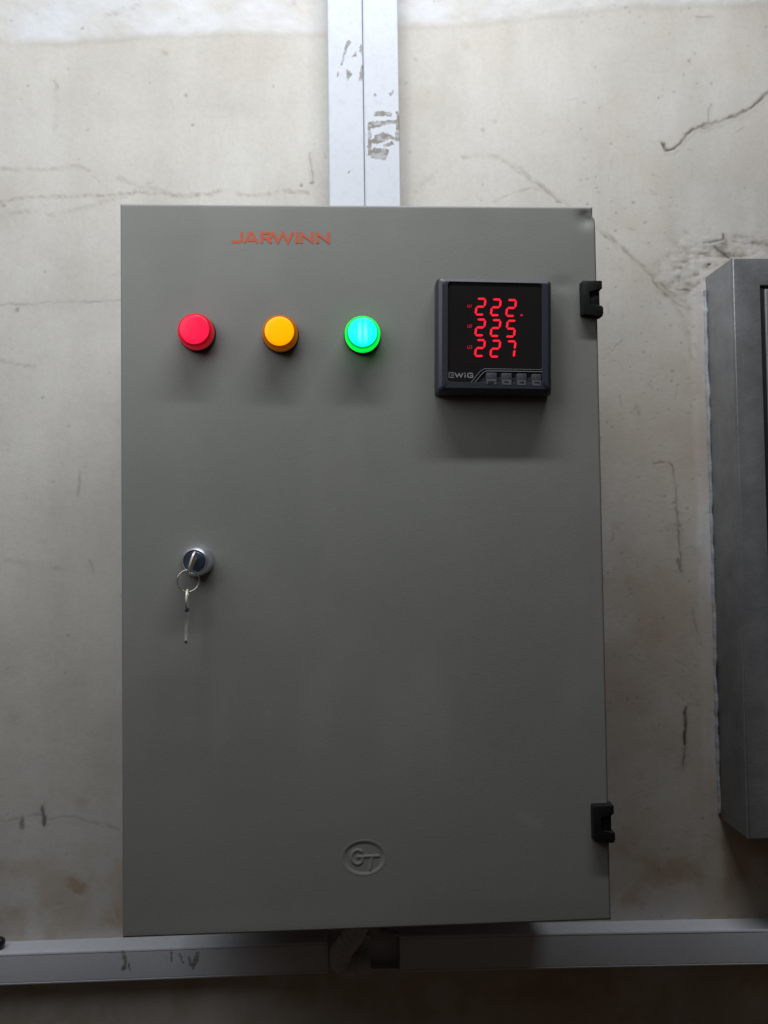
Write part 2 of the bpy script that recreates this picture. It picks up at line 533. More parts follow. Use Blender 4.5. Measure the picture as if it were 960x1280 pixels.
M_CABLE = painted("grey_cable_sheath", (0.30, 0.29, 0.285), 0.55, 0.1, bump_str=0)
M_CHANNEL = painted("grey_channel_inside", (0.30, 0.30, 0.31), 0.6, 0.1, bump_str=0)

M_BEAD = painted("pale_filler_bead", (0.38, 0.40, 0.43), 0.7, 0.25, 300, 0.5, 0.0006, vscale=120)

# white trunking with residue mask
M_TRUNK, nt, b = new_mat("white_upvc_trunking")
c = ramp(nt, noise_out(nt, 12, 5, 0.6), [(0.3, (0.555, 0.585, 0.645)), (0.7, (0.605, 0.635, 0.695))])
c = mix(nt, 0.5, c, ramp(nt, noise_out(nt, 150, 5, 0.7), [(0.32, (0.86, 0.85, 0.83)), (0.5, (1, 1, 1))]), 'MULTIPLY')
c = mix(nt, attr(nt, "residue"), c, (0.20, 0.185, 0.16))
nt.links.new(c, b.inputs['Base Color'])
b.inputs['Roughness'].default_value = 0.6
b.inputs['Specular IOR Level'].default_value = 0.3
bump(nt, b, noise_out(nt, 90, 3, 0.5), 0.12, 0.0004)

# orange screen print, worn
M_ORANGE, nt, b = new_mat("orange_screen_print")
c = ramp(nt, noise_out(nt, 650, 4, 0.7), [(0.30, (0.27, 0.20, 0.17)), (0.48, (0.58, 0.10, 0.035))])
nt.links.new(c, b.inputs['Base Color'])
b.inputs['Roughness'].default_value = 0.6

def lamp_mat(name, base, emit, strength, stripe=False, rough=0.3):
    m, nt, b = new_mat(name)
    b.inputs['Base Color'].default_value = (*base, 1)
    b.inputs['Roughness'].default_value = rough
    b.inputs['Emission Color'].default_value = (*emit, 1)
    b.inputs['Emission Strength'].default_value = strength
    b.inputs['Specular IOR Level'].default_value = 0.22
    if stripe:                                   # LED strips behind the lens
        tc = nt.nodes.new('ShaderNodeTexCoord')
        w = nt.nodes.new('ShaderNodeTexWave'); w.wave_type = 'BANDS'; w.bands_direction = 'X'
        w.inputs['Scale'].default_value = 62; w.inputs['Distortion'].default_value = 0.6
        nt.links.new(tc.outputs['Object'], w.inputs['Vector'])
        g = nt.nodes.new('ShaderNodeTexGradient'); g.gradient_type = 'SPHERICAL'
        mp = nt.nodes.new('ShaderNodeMapping'); mp.inputs['Scale'].default_value = (130, 0.0, 95)
        nt.links.new(tc.outputs['Object'], mp.inputs[0]); nt.links.new(mp.outputs[0], g.inputs[0])
        k = nt.nodes.new('ShaderNodeMath'); k.operation = 'MULTIPLY'
        nt.links.new(w.outputs['Fac'], k.inputs[0]); nt.links.new(g.outputs['Fac'], k.inputs[1])
        c = mix(nt, k.outputs[0], (*emit, 1), (0.30, emit[1], emit[2]))
        nt.links.new(c, b.inputs['Emission Color'])
    return m

# ------------------------------------------------------------------ wall
fx = grid_axis(-1.3, 1.3, 0.05, [(-0.47, 0.54, 0.00125)])
fz = grid_axis(-1.1, 0.95, 0.05, [(-0.54, 0.66, 0.00125)])
X, Z = np.meshgrid(fx, fz)
xm, zm = X * 1000, Z * 1000
# slight wander so that marks do not look ruled
wx = xm + 2.4 * (fbm(xm, zm, 22, 3, 3) - 0.5) * 2 + 1.1 * (vnoise(xm, zm, 4.5, 7) - 0.5) * 2
wz = zm + 2.4 * (fbm(xm, zm, 22, 5, 3) - 0.5) * 2 + 1.1 * (vnoise(xm, zm, 4.5, 9) - 0.5) * 2
crack = np.zeros(X.shape); grime = np.zeros(X.shape); brown = np.zeros(X.shape); filler = np.zeros(X.shape)
H = np.zeros(X.shape)                                   # millimetres out of the wall

def window(pts, pad):
    xs = [p[0] for p in pts]; zs = [p[1] for p in pts]
    i0, i1 = np.searchsorted(fx * 1000, [min(xs) - pad, max(xs) + pad])
    j0, j1 = np.searchsorted(fz * 1000, [min(zs) - pad, max(zs) + pad])
    return slice(j0, j1), slice(i0, i1)

for pts, w, s in CRACKS:
    sl = window(pts, 14)
    x_, z_ = wx[sl], wz[sl]
    d = seg_dist(x_, z_, pts)
    br = 0.25 + 1.15 * vnoise(x_, z_, 6.5, 21)
    w = w * (0.55 + 1.0 * vnoise(x_, z_, 12, 23))
    m = s * (1 - sstep(w * 0.18, w * 0.85 + 0.6, d)) * np.clip(br, 0, 1)
    crack[sl] = np.maximum(crack[sl], m)
    grime[sl] = np.maximum(grime[sl], 0.35 * s * (1 - sstep(0, 6.0, d)))
    H[sl] -= 0.55 * m
    H[sl] += 0.25 * s * (1 - sstep(1.0, 5.0, np.abs(seg_dist(x_, z_ + 2.4, pts))))
for pts, w, s in ARCS:
    sl = window(pts, 18)
    x_, z_ = wx[sl], wz[sl]
    d = seg_dist(x_, z_, pts)
    m = 1.85 * s * (1 - sstep(w * 0.1, w * 0.9 + 1.0, d)) * np.clip(0.25 + 1.2 * fbm(x_, z_, 9, 31, 3), 0, 1) * (0.35 + 0.9 * sstep(0.40, 0.62, fbm(x_ + z_, (z_ - x_) * 0.25, 3.0, 37, 2)))
    grime[sl] = np.maximum(grime[sl], m)
for cx, cz, r, s in SPOTS:
    sl = window([(cx, cz)], r * 2.5 + 4)
    x_, z_ = wx[sl], wz[sl]
    d = np.hypot(x_ - cx, (z_ - cz) * 1.1)
    m = s * (1 - sstep(r * 0.3, r * 1.15 + 0.5, d)) * (0.4 + 0.9 * vnoise(x_, z_, 2.4, 41))
    (crack if r < 3.2 else grime)[sl] = np.maximum((crack if r < 3.2 else grime)[sl], np.clip(m, 0, 1))
    if r < 4: H[sl] -= 0.35 * m
for cx, cz, r, s in BROWN:
    sl = window([(cx, cz)], r * 2.5 + 4)
    x_, z_ = wx[sl], wz[sl]
    d = np.hypot(x_ - cx, z_ - cz) * (0.7 + 0.6 * fbm(x_, z_, 10, 47, 3))
    brown[sl] = np.clip(brown[sl] + 1.25 * s * (1 - sstep(r * 0.2, r * 1.3, d)) * fbm(x_, z_, 7, 51, 3) * 1.2, 0, 0.8)
# pin holes and specks
for k in range(520):
    cx = rng.uniform(-420, 480); cz = rng.uniform(-420, 640)
    if rng.random() < 0.55: cx = rng.uniform(250, 400)
    r = rng.uniform(0.5, 1.5) ; s = rng.uniform(0.12, 0.55)
    sl = window([(cx, cz)], 5)
    d = np.hypot((xm[sl] - cx) * rng.uniform(.6, 1.4), zm[sl] - cz)
    m = s * (1 - sstep(r * 0.3, r + 0.9, d))
    crack[sl] = np.maximum(crack[sl], m * 0.75); H[sl] -= 0.4 * m
# hair scratches
for k in range(70):
    cx = rng.uniform(-400, 460); cz = rng.uniform(-400, 600); a = rng.uniform(0, math.pi); L = rng.uniform(4, 16)
    if k % 3: cx = rng.uniform(255, 390)
    pts = [(cx, cz), (cx + L * math.cos(a), cz + L * math.sin(a))]
    sl = window(pts, 5)
    d = seg_dist(wx[sl], wz[sl], pts)
    crack[sl] = np.maximum(crack[sl], rng.uniform(0.08, 0.28) * (1 - sstep(0.2, 1.3, d)))
# general grime clouds; brown also paints in the warm bounced light at right
g = fbm(xm, zm, 120, 61, 5)
g2 = fbm(xm * 1.0, zm * 0.5, 60, 67, 5)
grime = np.clip(np.maximum(grime, 0.0) + 0.16 * sstep(0.50, 0.80, g) + 0.14 * sstep(0.52, 0.78, g2), 0, 1)
brown = np.clip(brown + 0.50 * sstep(0.20, 0.80, fbm(xm, zm, 90, 77, 5)) * sstep(170, 380, xm + 0.30 * (150 - zm)) * (1 - 0.75 * sstep(150, 400, zm)) + 0.38 * sstep(0.40, 0.70, fbm(xm, zm, 30, 78, 5)) * sstep(-240, -350, zm) + 0.10 * sstep(0.55, 0.8, fbm(xm, zm, 90, 71, 4)), 0, 0.85)
# newer whitewash band along the top with a ragged lower edge
edge = np.interp(xm, [p[0] for p in BAND], [p[1] for p in BAND]) + 9 * (fbm(xm, zm, 45, 73, 4) - 0.5)
band = sstep(-3.0, 7.0, zm - edge)
filler = 0.75 * band * np.clip(-0.25 + 1.7 * fbm(xm, zm * 1.8, 34, 79, 5), 0, 1)
grime = np.clip(grime * (1 - 0.35 * band) + 0.15 * np.exp(-((zm - edge + 2.0) / 3.0) ** 2) * (0.2 + vnoise(xm, zm, 30, 83)), 0, 1)
H += 0.45 * band + band * 0.9 * (fbm(xm, zm, 9, 85, 3) - 0.5)
# smooth cement fillet along the side of the steel cabinet, rough render at its top corner
strip = (1 - sstep(7.0, 15.0, np.abs(xm - 387 + 3 * (fbm(xm, zm, 40, 91, 3) - .5) * 2))) * sstep(-345, -250, zm) * (1 - sstep(300, 325, zm))
filler = np.clip(np.maximum(filler, 0.50 * strip * np.clip(-0.1 + 1.5 * fbm(xm * 1.6, zm * 0.22, 18, 93, 4), 0, 1)), 0, 1)
crack *= (1 - 0.6 * strip)
H += 1.2 * strip
rough = np.exp(-(((xm - 375) / 32) ** 2 + ((zm - 318) / 30) ** 2)) + np.exp(-(((xm - 450) / 60) ** 2 + ((zm - 335) / 22) ** 2))
rough = np.clip(rough, 0, 1)
rn = fbm(xm, zm * 1.6, 11, 97, 4)
H += rough * 2.6 * (rn - 0.5)
crack = np.clip(crack + rough * 0.55 * sstep(0.60, 0.74, 1 - rn), 0, 1)
filler = np.clip(filler + 0.12 * rough * sstep(0.5, 0.7, rn), 0, 1)
grime = np.clip(grime + 0.30 * rough * sstep(0.40, 0.62, 1 - rn), 0, 1)
# undulation of hand-trowelled plaster
H += 2.4 * (fbm(xm, zm, 260, 101, 2) - 0.5) + 0.9 * (fbm(xm, zm, 70, 103, 3) - 0.5) + 0.22 * (fbm(xm, zm, 14, 107, 3) - 0.5)
near = ((np.abs(X) < 0.22) & (np.abs(Z) < 0.32))
Yw = -H / 1000.0
nz_, nx_ = X.shape
me = grid_mesh("wall", X, Yw, Z, dict(crack=crack, grime=grime, brown=brown, filler=filler))
wall = finish("wall", me, M_WALL, smooth=True)
tag(wall, "stained cream plaster wall with cracks behind the grey cabinet", kind="structure")

# ------------------------------------------------------------------ grey control cabinet
CB = (0.0, -0.10, -0.30)
cabinet = empty("control_cabinet", CB)
tag(cabinet, "grey wall-mounted control cabinet with three indicator lights and red digital meter", "electrical cabinet")
def W(x, y, z, base=CB):                                # world point -> local to the cabinet
    return (x - base[0], y - base[1], z - base[2])

bm = bmesh.new()
add_box(bm, -0.1955, 0.1955, -0.1765, -0.004, -0.2955, 0.2955, 0.0015)
bm_obj("body", bm, M_GREYB, cabinet, W(0, 0, 0))
bm = bmesh.new()
add_box(bm, -0.190, 0.190, -0.1805, -0.1768, -0.290, 0.290, 0.0008)
bm_obj("door_gasket", bm, M_GAP, cabinet, W(0, 0, 0))

# door: folded sheet with rounded edges, a pressed oval emblem and a dented corner
r = 0.0024
ex = [(-0.2, -0.2 + r, 0.0003), (-0.026, 0.017, 0.00038), (0.178, 0.2 - r, 0.0011), (0.2 - r, 0.2, 0.0003)]
ez = [(-0.3, -0.3 + r, 0.0003), (-0.259, -0.225, 0.00038), (0.270, 0.3 - r, 0.0011), (0.3 - r, 0.3, 0.0003)]
gx = grid_axis(-0.2, 0.2, 0.004, ex); gz = grid_axis(-0.3, 0.3, 0.004, ez)
DX, DZ = np.meshgrid(gx, gz)
xm, zm = DX * 1000, DZ * 1000
def edge_round(d):
    d = np.clip(d, 0, r)
    return r - np.sqrt(np.maximum(r * r - (r - d) ** 2, 0))
back = np.maximum(edge_round(DX + 0.2), np.maximum(edge_round(0.2 - DX), np.maximum(edge_round(DZ + 0.3), edge_round(0.3 - DZ))))
hh = 1.5 * (fbm(xm, zm, 190, 201, 2) - 0.5) + 0.16 * (fbm(xm, zm, 45, 203, 2) - 0.5)
inner = sstep(0, 25, np.minimum.reduce([xm + 200, 200 - xm, zm + 300, 300 - zm]))
hh *= inner
# oval emblem: sunk field with a raised lip and raised letters G T
ecx, ecz = -4.5, -242.0
eu, ev = (xm - ecx) / 17.2, (zm - ecz) / 13.4
er = np.hypot(eu, ev)
hh += -0.52 * (1 - sstep(0.84, 1.0, er)) + 0.12 * np.exp(-((er - 1.05) / 0.045) ** 2)
lu = 9.2
def el(px, pz): return (ecx + (px - 447) / lu, ecz - (pz - 310) / lu)
G = [el(447 - 47 + 46 * math.cos(t), 305 + 52 * math.sin(t)) for t in np.linspace(-0.9, -5.4, 22)] + [el(438, 306), el(404, 304)]
T1 = [el(456, 302), el(556, 302)]; T2 = [el(508, 302), el(494, 402)]
dl = np.minimum(seg_dist(xm, zm, G), np.minimum(seg_dist(xm, zm, T1), seg_dist(xm, zm, T2)))
hh += 0.44 * (1 - sstep(0.35, 1.8, dl))
# dented top right corner
hh -= 2.0 * np.exp(-(((xm - 192) / 7.5) ** 2 + ((zm - 289) / 7.0) ** 2)) * sstep(0, 6, 300 - zm)
hh -= 0.8 * np.exp(-(((xm - 170) / 10) ** 2 + ((zm - 232) / 5) ** 2))
nip = 0.0022 * sstep(0.2885, 0.2925, DZ) * sstep(0.18, 0.2, DX)
DY = -0.2 + back - hh / 1000.0
DXn = DX - nip
scuff = np.zeros(DX.shape)
for k in range(26):
    a = rng.uniform(0, math.pi); cx = rng.uniform(-180, 180); cz = rng.uniform(-280, 60); L = rng.uniform(2, 12)
    d = seg_dist(xm, zm, [(cx, cz), (cx + L * math.cos(a), cz + L * math.sin(a))])
    scuff = np.maximum(scuff, rng.uniform(.05, .16) * (1 - sstep(0.3, 2.6, d)))
scuff = np.maximum(scuff, 0.16 * sstep(0.50, 0.78, fbm(xm, zm * 0.45, 70, 211, 5)))            # dusty bloom
scuff = np.maximum(scuff, 0.20 * np.exp(-(((xm + 128) / 34) ** 2 + ((zm + 12) / 30) ** 2)) * sstep(0.42, 0.66, fbm(xm, zm, 12, 213, 4)))   # handling marks by the lock
scuff = np.maximum(scuff, 0.22 * (1 - sstep(0.5, 6.0, np.abs(seg_dist(xm, zm, [(126, -213), (140, -219)])))))
nz2, nx2 = DX.shape
idx = np.arange(nz2 * nx2).reshape(nz2, nx2)
ring = np.concatenate([idx[0, :-1], idx[:-1, -1], idx[-1, :0:-1], idx[:0:-1, 0]])
base_n = nz2 * nx2
fl = np.stack([DXn, np.full(DX.shape, -0.1815), DZ], -1).reshape(-1, 3)
ev_ = fl[ring]
nb = np.arange(len(ring)) + base_n
ef_ = np.stack([np.roll(ring, -1), ring, nb, np.roll(nb, -1)], -1)
inn = ev_.copy(); inn[:, 0] *= 0.93; inn[:, 2] *= 0.953
nb2 = nb + len(ring)
ef2 = np.stack([np.roll(nb, -1), nb, nb2, np.roll(nb2, -1)], -1)
me = grid_mesh("door", DXn, DY, DZ, dict(scuff=scuff), (np.concatenate([ev_, inn]), np.concatenate([ef_, ef2])))
door = finish("door", me, M_GREY, cabinet, W(0, 0, 0), smooth=True, angle=50)
tag(door, "grey sheet steel door with pressed oval emblem and dented top corner")

# brand lettering, printed flat on the door
def lg(px, py): return (-0.1083 + (px - 118) / 732.0 * 0.0820, 0.2670 + (170 - py) / 90.0 * 0.0096)
letters = [
    [lg(194, 82), lg(194, 146), lg(184, 160), lg(120, 161)],
    [lg(214, 170), lg(256, 90), lg(270, 90), lg(310, 170)], [lg(238, 148), lg(286, 148)],
    [lg(342, 170), lg(342, 90), lg(398, 90), lg(412, 100), lg(412, 118), lg(400, 130), lg(356, 130)], [lg(378, 132), lg(416, 169)],
    [lg(424, 81), lg(462, 160), lg(498, 88), lg(536, 160), lg(574, 81)],
    [lg(604, 81), lg(604, 170)],
    [lg(636, 170), lg(636, 92), lg(718, 158), lg(718, 81)],
    [lg(756, 170), lg(756, 92), lg(838, 158), lg(838, 81)],
]
def door_y(x, z):
    i = np.clip(np.searchsorted(gx, x), 0, nx2 - 1); j = np.clip(np.searchsorted(gz, z), 0, nz2 - 1)
    return float(DY[j, i])
lett = print_obj("brand_lettering", letters, 0.00235, lambda x, z: door_y(x, z) - 0.00012, M_ORANGE, door)
tag(lett, "orange JARWINN lettering")

# ------------------------------------------------------------------ indicator lights
def indicator(name_label, x, z, face, rim, dark):
    y0 = door_y(x, z) - 0.0001
    o = lathe_obj("indicator_light", [(0.0, 0.0), (0.0148, 0.0), (0.0151, -0.0008), (0.0151, -0.0042), (0.0145, -0.0052), (0.0, -0.0052)], M_BLACK, cabinet, W(x, y0, z))
    tag(o, name_label)
    lathe_obj("lens_collar", [(0.0143, -0.0050), (0.0146, -0.0056), (0.0146, -0.0108), (0.0142, -0.0116), (0.0131, -0.0118), (0.0126, -0.0114)], rim, o)
    lathe_obj("lens", [(0.0130, -0.0113), (0.0130, -0.0120), (0.0129, -0.0136), (0.0125, -0.0144), (0.0119, -0.0148)], dark, o)
    lathe_obj("lens_face", [(0.0119, -0.01475), (0.0115, -0.0150), (0.0085, -0.0154), (0.0045, -0.0156), (0.0, -0.0157)], face, o)
    return o

R_FACE = lamp_mat("red_lens_lit", (0.30, 0.008, 0.02), (1.0, 0.010, 0.065), 0.95)
R_RIM = lamp_mat("red_lens_collar", (0.50, 0.02, 0.035), (1.0, 0.02, 0.04), 0.22)
R_DRK = lamp_mat("red_lens_side", (0.40, 0.012, 0.03), (1.0, 0.012, 0.03), 0.13)
A_FACE = lamp_mat("amber_lens_lit", (0.75, 0.30, 0.0), (1.0, 0.36, 0.0), 0.92)
A_RIM = lamp_mat("amber_lens_collar", (0.45, 0.13, 0.005), (1.0, 0.25, 0.0), 0.10)
A_DRK = lamp_mat("amber_lens_side", (0.40, 0.11, 0.004), (1.0, 0.22, 0.0), 0.10)
G_FACE = lamp_mat("green_lens_lit", (0.02, 0.5, 0.4), (0.0, 1.0, 0.98), 1.1, stripe=True)
G_RIM = lamp_mat("green_lens_collar", (0.01, 0.45, 0.06), (0.0, 1.0, 0.07), 0.85)
G_DRK = lamp_mat("green_lens_side", (0.01, 0.40, 0.05), (0.0, 1.0, 0.05), 0.40)
indicator("red indicator light", -0.1364, 0.1904, R_FACE, R_RIM, R_DRK)
indicator("amber indicator light", -0.0680, 0.1889, A_FACE, A_RIM, A_DRK)
indicator("bright green indicator light glowing cyan", -0.0003, 0.1879, G_FACE, G_RIM, G_DRK)

# ------------------------------------------------------------------ digital panel meter
MX, MZ = 0.1083, 0.1846
my = door_y(MX, MZ)
bm = bmesh.new()
hw = 0.048
outer = rrect(-hw, hw, -hw, hw, 0.0028, 5)
# stepped housing: flange, chamfered skirt, front plane with the recessed field
prof = [(0.0, 0.0012), (0.0, -0.0095), (0.0016, -0.0135), (0.0042, -0.0152)]
rings = []
for ins, y in prof:
    rings.append([bm.verts.new((x * (hw - ins) / hw, y, z * (hw - ins) / hw)) for x, z in outer])
n = len(outer)
for A, B in zip(rings, rings[1:]):
    for i in range(n):
        bm.faces.new((A[i], A[(i + 1) % n], B[(i + 1) % n], B[i]))
inner_pts = rrect(-0.0392, 0.0392, -0.0392, 0.0437, 0.0028, 5)
I0 = [bm.verts.new((x, -0.0152, z)) for x, z in inner_pts]
I1 = [bm.verts.new((x * 0.985, -0.0138, z * 0.985)) for x, z in inner_pts]
for i in range(n):
    bm.faces.new((rings[-1][i], rings[-1][(i + 1) % n], I0[(i + 1) % n], I0[i]))
    bm.faces.new((I0[i], I0[(i + 1) % n], I1[(i + 1) % n], I1[i]))
bm.faces.new(I1)
bm.faces.new(rings[0][::-1])
meter = bm_obj("panel_meter", bm, M_BEZEL, cabinet, W(MX, my, MZ), True, 28)
meter.rotation_euler = (0, math.radians(1.1), 0)
meter.scale = (1, 1.18, 1)
tag(meter, "square slate digital panel meter showing 222, 225 and 227")

def ml(cx, cy): return ((cx - 476) / 10200.0, -(cy - 488) / 10200.0)
win = [ml(95, 60), ml(872, 60), ml(880, 70), ml(880, 738), ml(862, 766), ml(388, 766), ml(350, 786), ml(268, 884), ml(95, 884), ml(86, 874), ml(86, 70)]
bm = bmesh.new(); add_prism(bm, win[::-1], -0.01435, -0.0138, 0.0002, 1)
bm_obj("display_window", bm, M_GLASS, meter)
def ridge(name, pts, rad):
    bm = bmesh.new(); tube_verts([(x, -0.0146, z) for x, z in pts], rad, 8, False, bm)
    return bm_obj(name, bm, M_LINE, meter)
ridge("trim_line", [ml(884, 738), ml(866, 772), ml(390, 772), ml(352, 792), ml(272, 890), ml(86, 890)], 0.00033)
ridge("trim_line", [ml(884, 790), ml(402, 790), ml(374, 806), ml(284, 916)], 0.00042)

# seven segment digits
M_SEG = lamp_mat("red_led_segment", (0.25, 0.0, 0.01), (1.0, 0.016, 0.045), 0.95, rough=0.5)
M_SEGD = lamp_mat("dim_red_led", (0.2, 0.0, 0.01), (1.0, 0.02, 0.06), 0.38, rough=0.5)
SEG = {'2': 'abged', '5': 'afgcd', '7': 'abc'}
def digit_mesh(ch, w=0.0084, h=0.0148, t=0.00172, slant=0.12):
    g = 0.00036
    x0, x1 = -w / 2, w / 2; z1, z0 = h / 2, -h / 2
    def hexh(z): return [(x0 + t * .35 + g, z), (x0 + t * .95 + g, z + t / 2), (x1 - t * .95 - g, z + t / 2), (x1 - t * .35 - g, z), (x1 - t * .95 - g, z - t / 2), (x0 + t * .95 + g, z - t / 2)]
    def hexv(x, za, zb): return [(x, za + g), (x + t / 2, za + g + t * .55), (x + t / 2, zb - g - t * .55), (x, zb - g), (x - t / 2, zb - g - t * .55), (x - t / 2, za + g + t * .55)]
    zt, zm_, zb_ = z1 - t / 2, 0, z0 + t / 2
    xl, xr = x0 + t / 2, x1 - t / 2
    P = {'a': hexh(zt), 'g': hexh(zm_), 'd': hexh(zb_), 'b': hexv(xr, zm_, zt), 'c': hexv(xr, zb_, zm_), 'f': hexv(xl, zm_, zt), 'e': hexv(xl, zb_, zm_)}
    bm = bmesh.new()
    for k in SEG[ch]:
        poly = [(x + slant * z, z) for x, z in P[k]]
        add_prism(bm, poly[::-1], -0.01462, -0.01437)
    bmesh.ops.recalc_face_normals(bm, faces=bm.faces[:])
    m = bpy.data.meshes.new("digit_" + {'2': 'two', '5': 'five', '7': 'seven'}[ch]); bm.to_mesh(m); bm.free(); m.materials.append(M_SEG)
    return m
DM = {c: digit_mesh(c) for c in '257'}
for row, (txt, cy) in enumerate((('222', 248), ('225', 423), ('227', 597))):
    for k, ch in enumerate(txt):
        cxp = (353, 482, 611)[k] - row * 2
        x, z = ml(cxp, cy + k * 3)
        o = bpy.data.objects.new("digit", DM[ch]); o.location = (x, 0, z); link(o, meter)
    # small phase mark (U and its number) at the left of the row
    x, z = ml(262, (243, 412, 590)[row])
    u = 0.00165
    strokes = [[(x - u, z + .0011), (x - u, z - .0011), (x - u * .1, z - .0011), (x - u * .1, z + .0011)]]
    if row == 0: strokes.append([(x + u * .75, z + .0011), (x + u * .75, z - .0011)])
    elif row == 1: strokes.append([(x + u * .3, z + .0011), (x + u, z + .0011), (x + u, z), (x + u * .3, z - .0002), (x + u * .3, z - .0011), (x + u, z - .0011)])
    else: strokes.append([(x + u * .3, z + .0011), (x + u, z + .0011), (x + u, z - .0011), (x + u * .3, z - .0011)])
    print_obj("phase_mark", strokes, 0.00042, -0.01442, M_SEGD, meter)
x, z = ml(700, 314)
lathe_obj("status_dot", [(0.00105, -0.01437), (0.00095, -0.01465), (0.0, -0.01475)], M_SEGD, meter, (x, 0, z), 16)

# EWiG lettering: E of three bars, W, i with its dot, G
def e(px, py): return ml(px, py)
st = [
    {'p': [e(98, 808), e(132, 808)], 'w': .0007}, {'p': [e(108, 827), e(132, 827)], 'w': .0007}, {'p': [e(98, 846), e(132, 846)], 'w': .0007}, {'p': [e(90, 803), e(90, 851)], 'w': .0006},
    [e(140, 808), e(158, 843), e(174, 815), e(190, 843), e(206, 808)],
    [e(224, 822), e(224, 850)], [e(224, 806), e(224, 815)],
    [e(290, 818), e(282, 811), e(256, 811), e(246, 820), e(246, 838), e(256, 845), e(284, 845), e(288, 842), e(288, 830), e(268, 830)],
]
print_obj("maker_lettering", st, 0.00095, -0.01440, M_LEGEND, meter)
# four push buttons, each a dark cap above a small printed legend
for k, (x0, x1) in enumerate(((398, 492), (527, 618), (655, 742), (782, 866))):
    a = ml(x0, 804 + k * 2); b_ = ml(x1, 908 + k * 2)
    bm = bmesh.new()
    add_prism(bm, rrect(a[0], b_[0], b_[1], a[1], 0.0011, 4)[::-1], -0.0152, -0.0138, 0.0004, 2, True)
    bt = bm_obj("button", bm, M_BEZEL2, meter)
    la, lb = ml(x0 + 6, 858 + k * 2), ml(x1 - 6, 902 + k * 2)
    bm = bmesh.new()
    add_prism(bm, rrect(la[0], lb[0], lb[1], la[1], 0.0005, 3)[::-1], -0.01535, -0.0152)
    lo = bm_obj("button_legend", bm, M_ICON, meter)
    cxm, czm = (la[0] + lb[0]) / 2, (la[1] + lb[1]) / 2
    icons = [
        [[(cxm - .003, czm), (cxm + .003, czm)], [(cxm - .003, czm - .0012), (cxm + .002, czm - .0012)]],
        [[(cxm - .0018, czm), (cxm + .0018, czm)], [(cxm - .0018, czm), (cxm - .0006, czm + .001)]],
        [[(cxm - .0018, czm), (cxm + .0018, czm)], [(cxm + .0018, czm), (cxm + .0006, czm + .001)]],
        [[(cxm - .002, czm + .0005), (cxm + .002, czm + .0005), (cxm + .002, czm - .0010)]],
    ][k]
    print_obj("button_icon", icons, 0.0007, -0.01545, M_BLACK, meter)

# ------------------------------------------------------------------ hinges
def hinge(zc, label):
    bm = bmesh.new()
    w0, w1, h = -0.0092, 0.0090, 0.0147
    poly = [(w0 + .0012, -h), (w1 - .0035, -h), (w1 - .0028, -h - .0016), (w1 - .0008, -h - .0008), (w1, -h + .0016), (w1, -h + .0066), (w1 - .0016, -h + .0082), (-.0030, -h + .0082), (-.0038, -h + .0090), (-.0038, h - .0092), (-.0030, h - .0084), (w1 - .0026, h - .0084),
            (w1 - .0006, h - .0066), (w1 - .0006, h - .0006), (w1 - .0014, h), (w0 + .0012, h), (w0, h - .0012), (w0, -h + .0012)]
    add_prism(bm, poly[::-1], -0.0074, 0.0004, 0.0010, 2, True)
    hg = bm_obj("hinge", bm, M_HINGE, cabinet, W(0.1937, -0.2 + 0.0006, zc), True, 40)
    tag(hg, label)
    bm = bmesh.new()                                  # sunk knuckle seat in the mouth of the C
    add_box(bm, -0.0040, w1 - 0.0030, -0.0056, 0.0002, -h + 0.0062, h - 0.0068, 0.0004)
    bm_obj("hinge_leaf", bm, M_HINGE, hg)
    bm = bmesh.new()
    tube_verts([(0.0066, 0.0022, -0.0146), (0.0066, 0.0022, 0.0144)], 0.0022, 14, False, bm)
    bm_obj("hinge_pin", bm, M_HINGE, hg)
hinge(0.2192, "black plastic hinge beside the meter")
hinge(-0.2180, "black plastic hinge near the bottom of the door")

# ------------------------------------------------------------------ lock
LX, LZ = -0.1378, 0.0028
yl = door_y(LX, LZ)
lock = lathe_obj("lock", [(0.0, 0.0005), (0.0132, 0.0003), (0.0133, -0.0012), (0.0124, -0.0030), (0.0121, -0.0085), (0.0113, -0.0120), (0.0096, -0.0138), (0.0089, -0.0136), (0.0085, -0.0116), (0.0, -0.0116)], M_CHROME, cabinet, W(LX, yl, LZ), 72, 38)
tag(lock, "round chrome cam lock")
lathe_obj("lock_plug", [(0.0083, -0.0114), (0.0083, -0.0130), (0.0077, -0.0136), (0.0, -0.0136)], M_PLUG, lock, (0, 0, 0), 48)

# key standing in the lock: bow seen edge-on, turned a little off the vertical
key = empty("key", (LX, yl - 0.0140, LZ))
tag(key, "key inserted in the cabinet lock, its head seen edge-on", "key")
bm = bmesh.new()
bowp = []
for i in range(28):
    a = 2 * math.pi * i / 28
    bowp.append((-0.0082 + 0.0072 * math.cos(a), -0.0012 + 0.0100 * math.sin(a)))
va = [bm.verts.new((-0.0007, y, z)) for y, z in bowp]; vb = [bm.verts.new((0.0007, y, z)) for y, z in bowp]
hole = [(-0.0095 + 0.0021 * math.cos(2 * math.pi * i / 28), -0.0080 + 0.0021 * math.sin(2 * math.pi * i / 28)) for i in range(28)]
ha = [bm.verts.new((-0.0007, y, z)) for y, z in hole]; hb = [bm.verts.new((0.0007, y, z)) for y, z in hole]
for i in range(28):
    j = (i + 1) % 28
    bm.faces.new((va[i], va[j], vb[j], vb[i])); bm.faces.new((ha[j], ha[i], hb[i], hb[j]))
    bm.faces.new((va[i], ha[i], ha[j], va[j])); bm.faces.new((vb[j], hb[j], hb[i], vb[i]))
bm_obj("bow", bm, M_STEEL, key, (0, 0, 0), True, 40)
bm = bmesh.new(); add_box(bm, -0.0010, 0.0010, -0.0035, 0.0060, -0.0034, 0.0034, 0.0003)
bm_obj("blade", bm, M_STEEL, key)
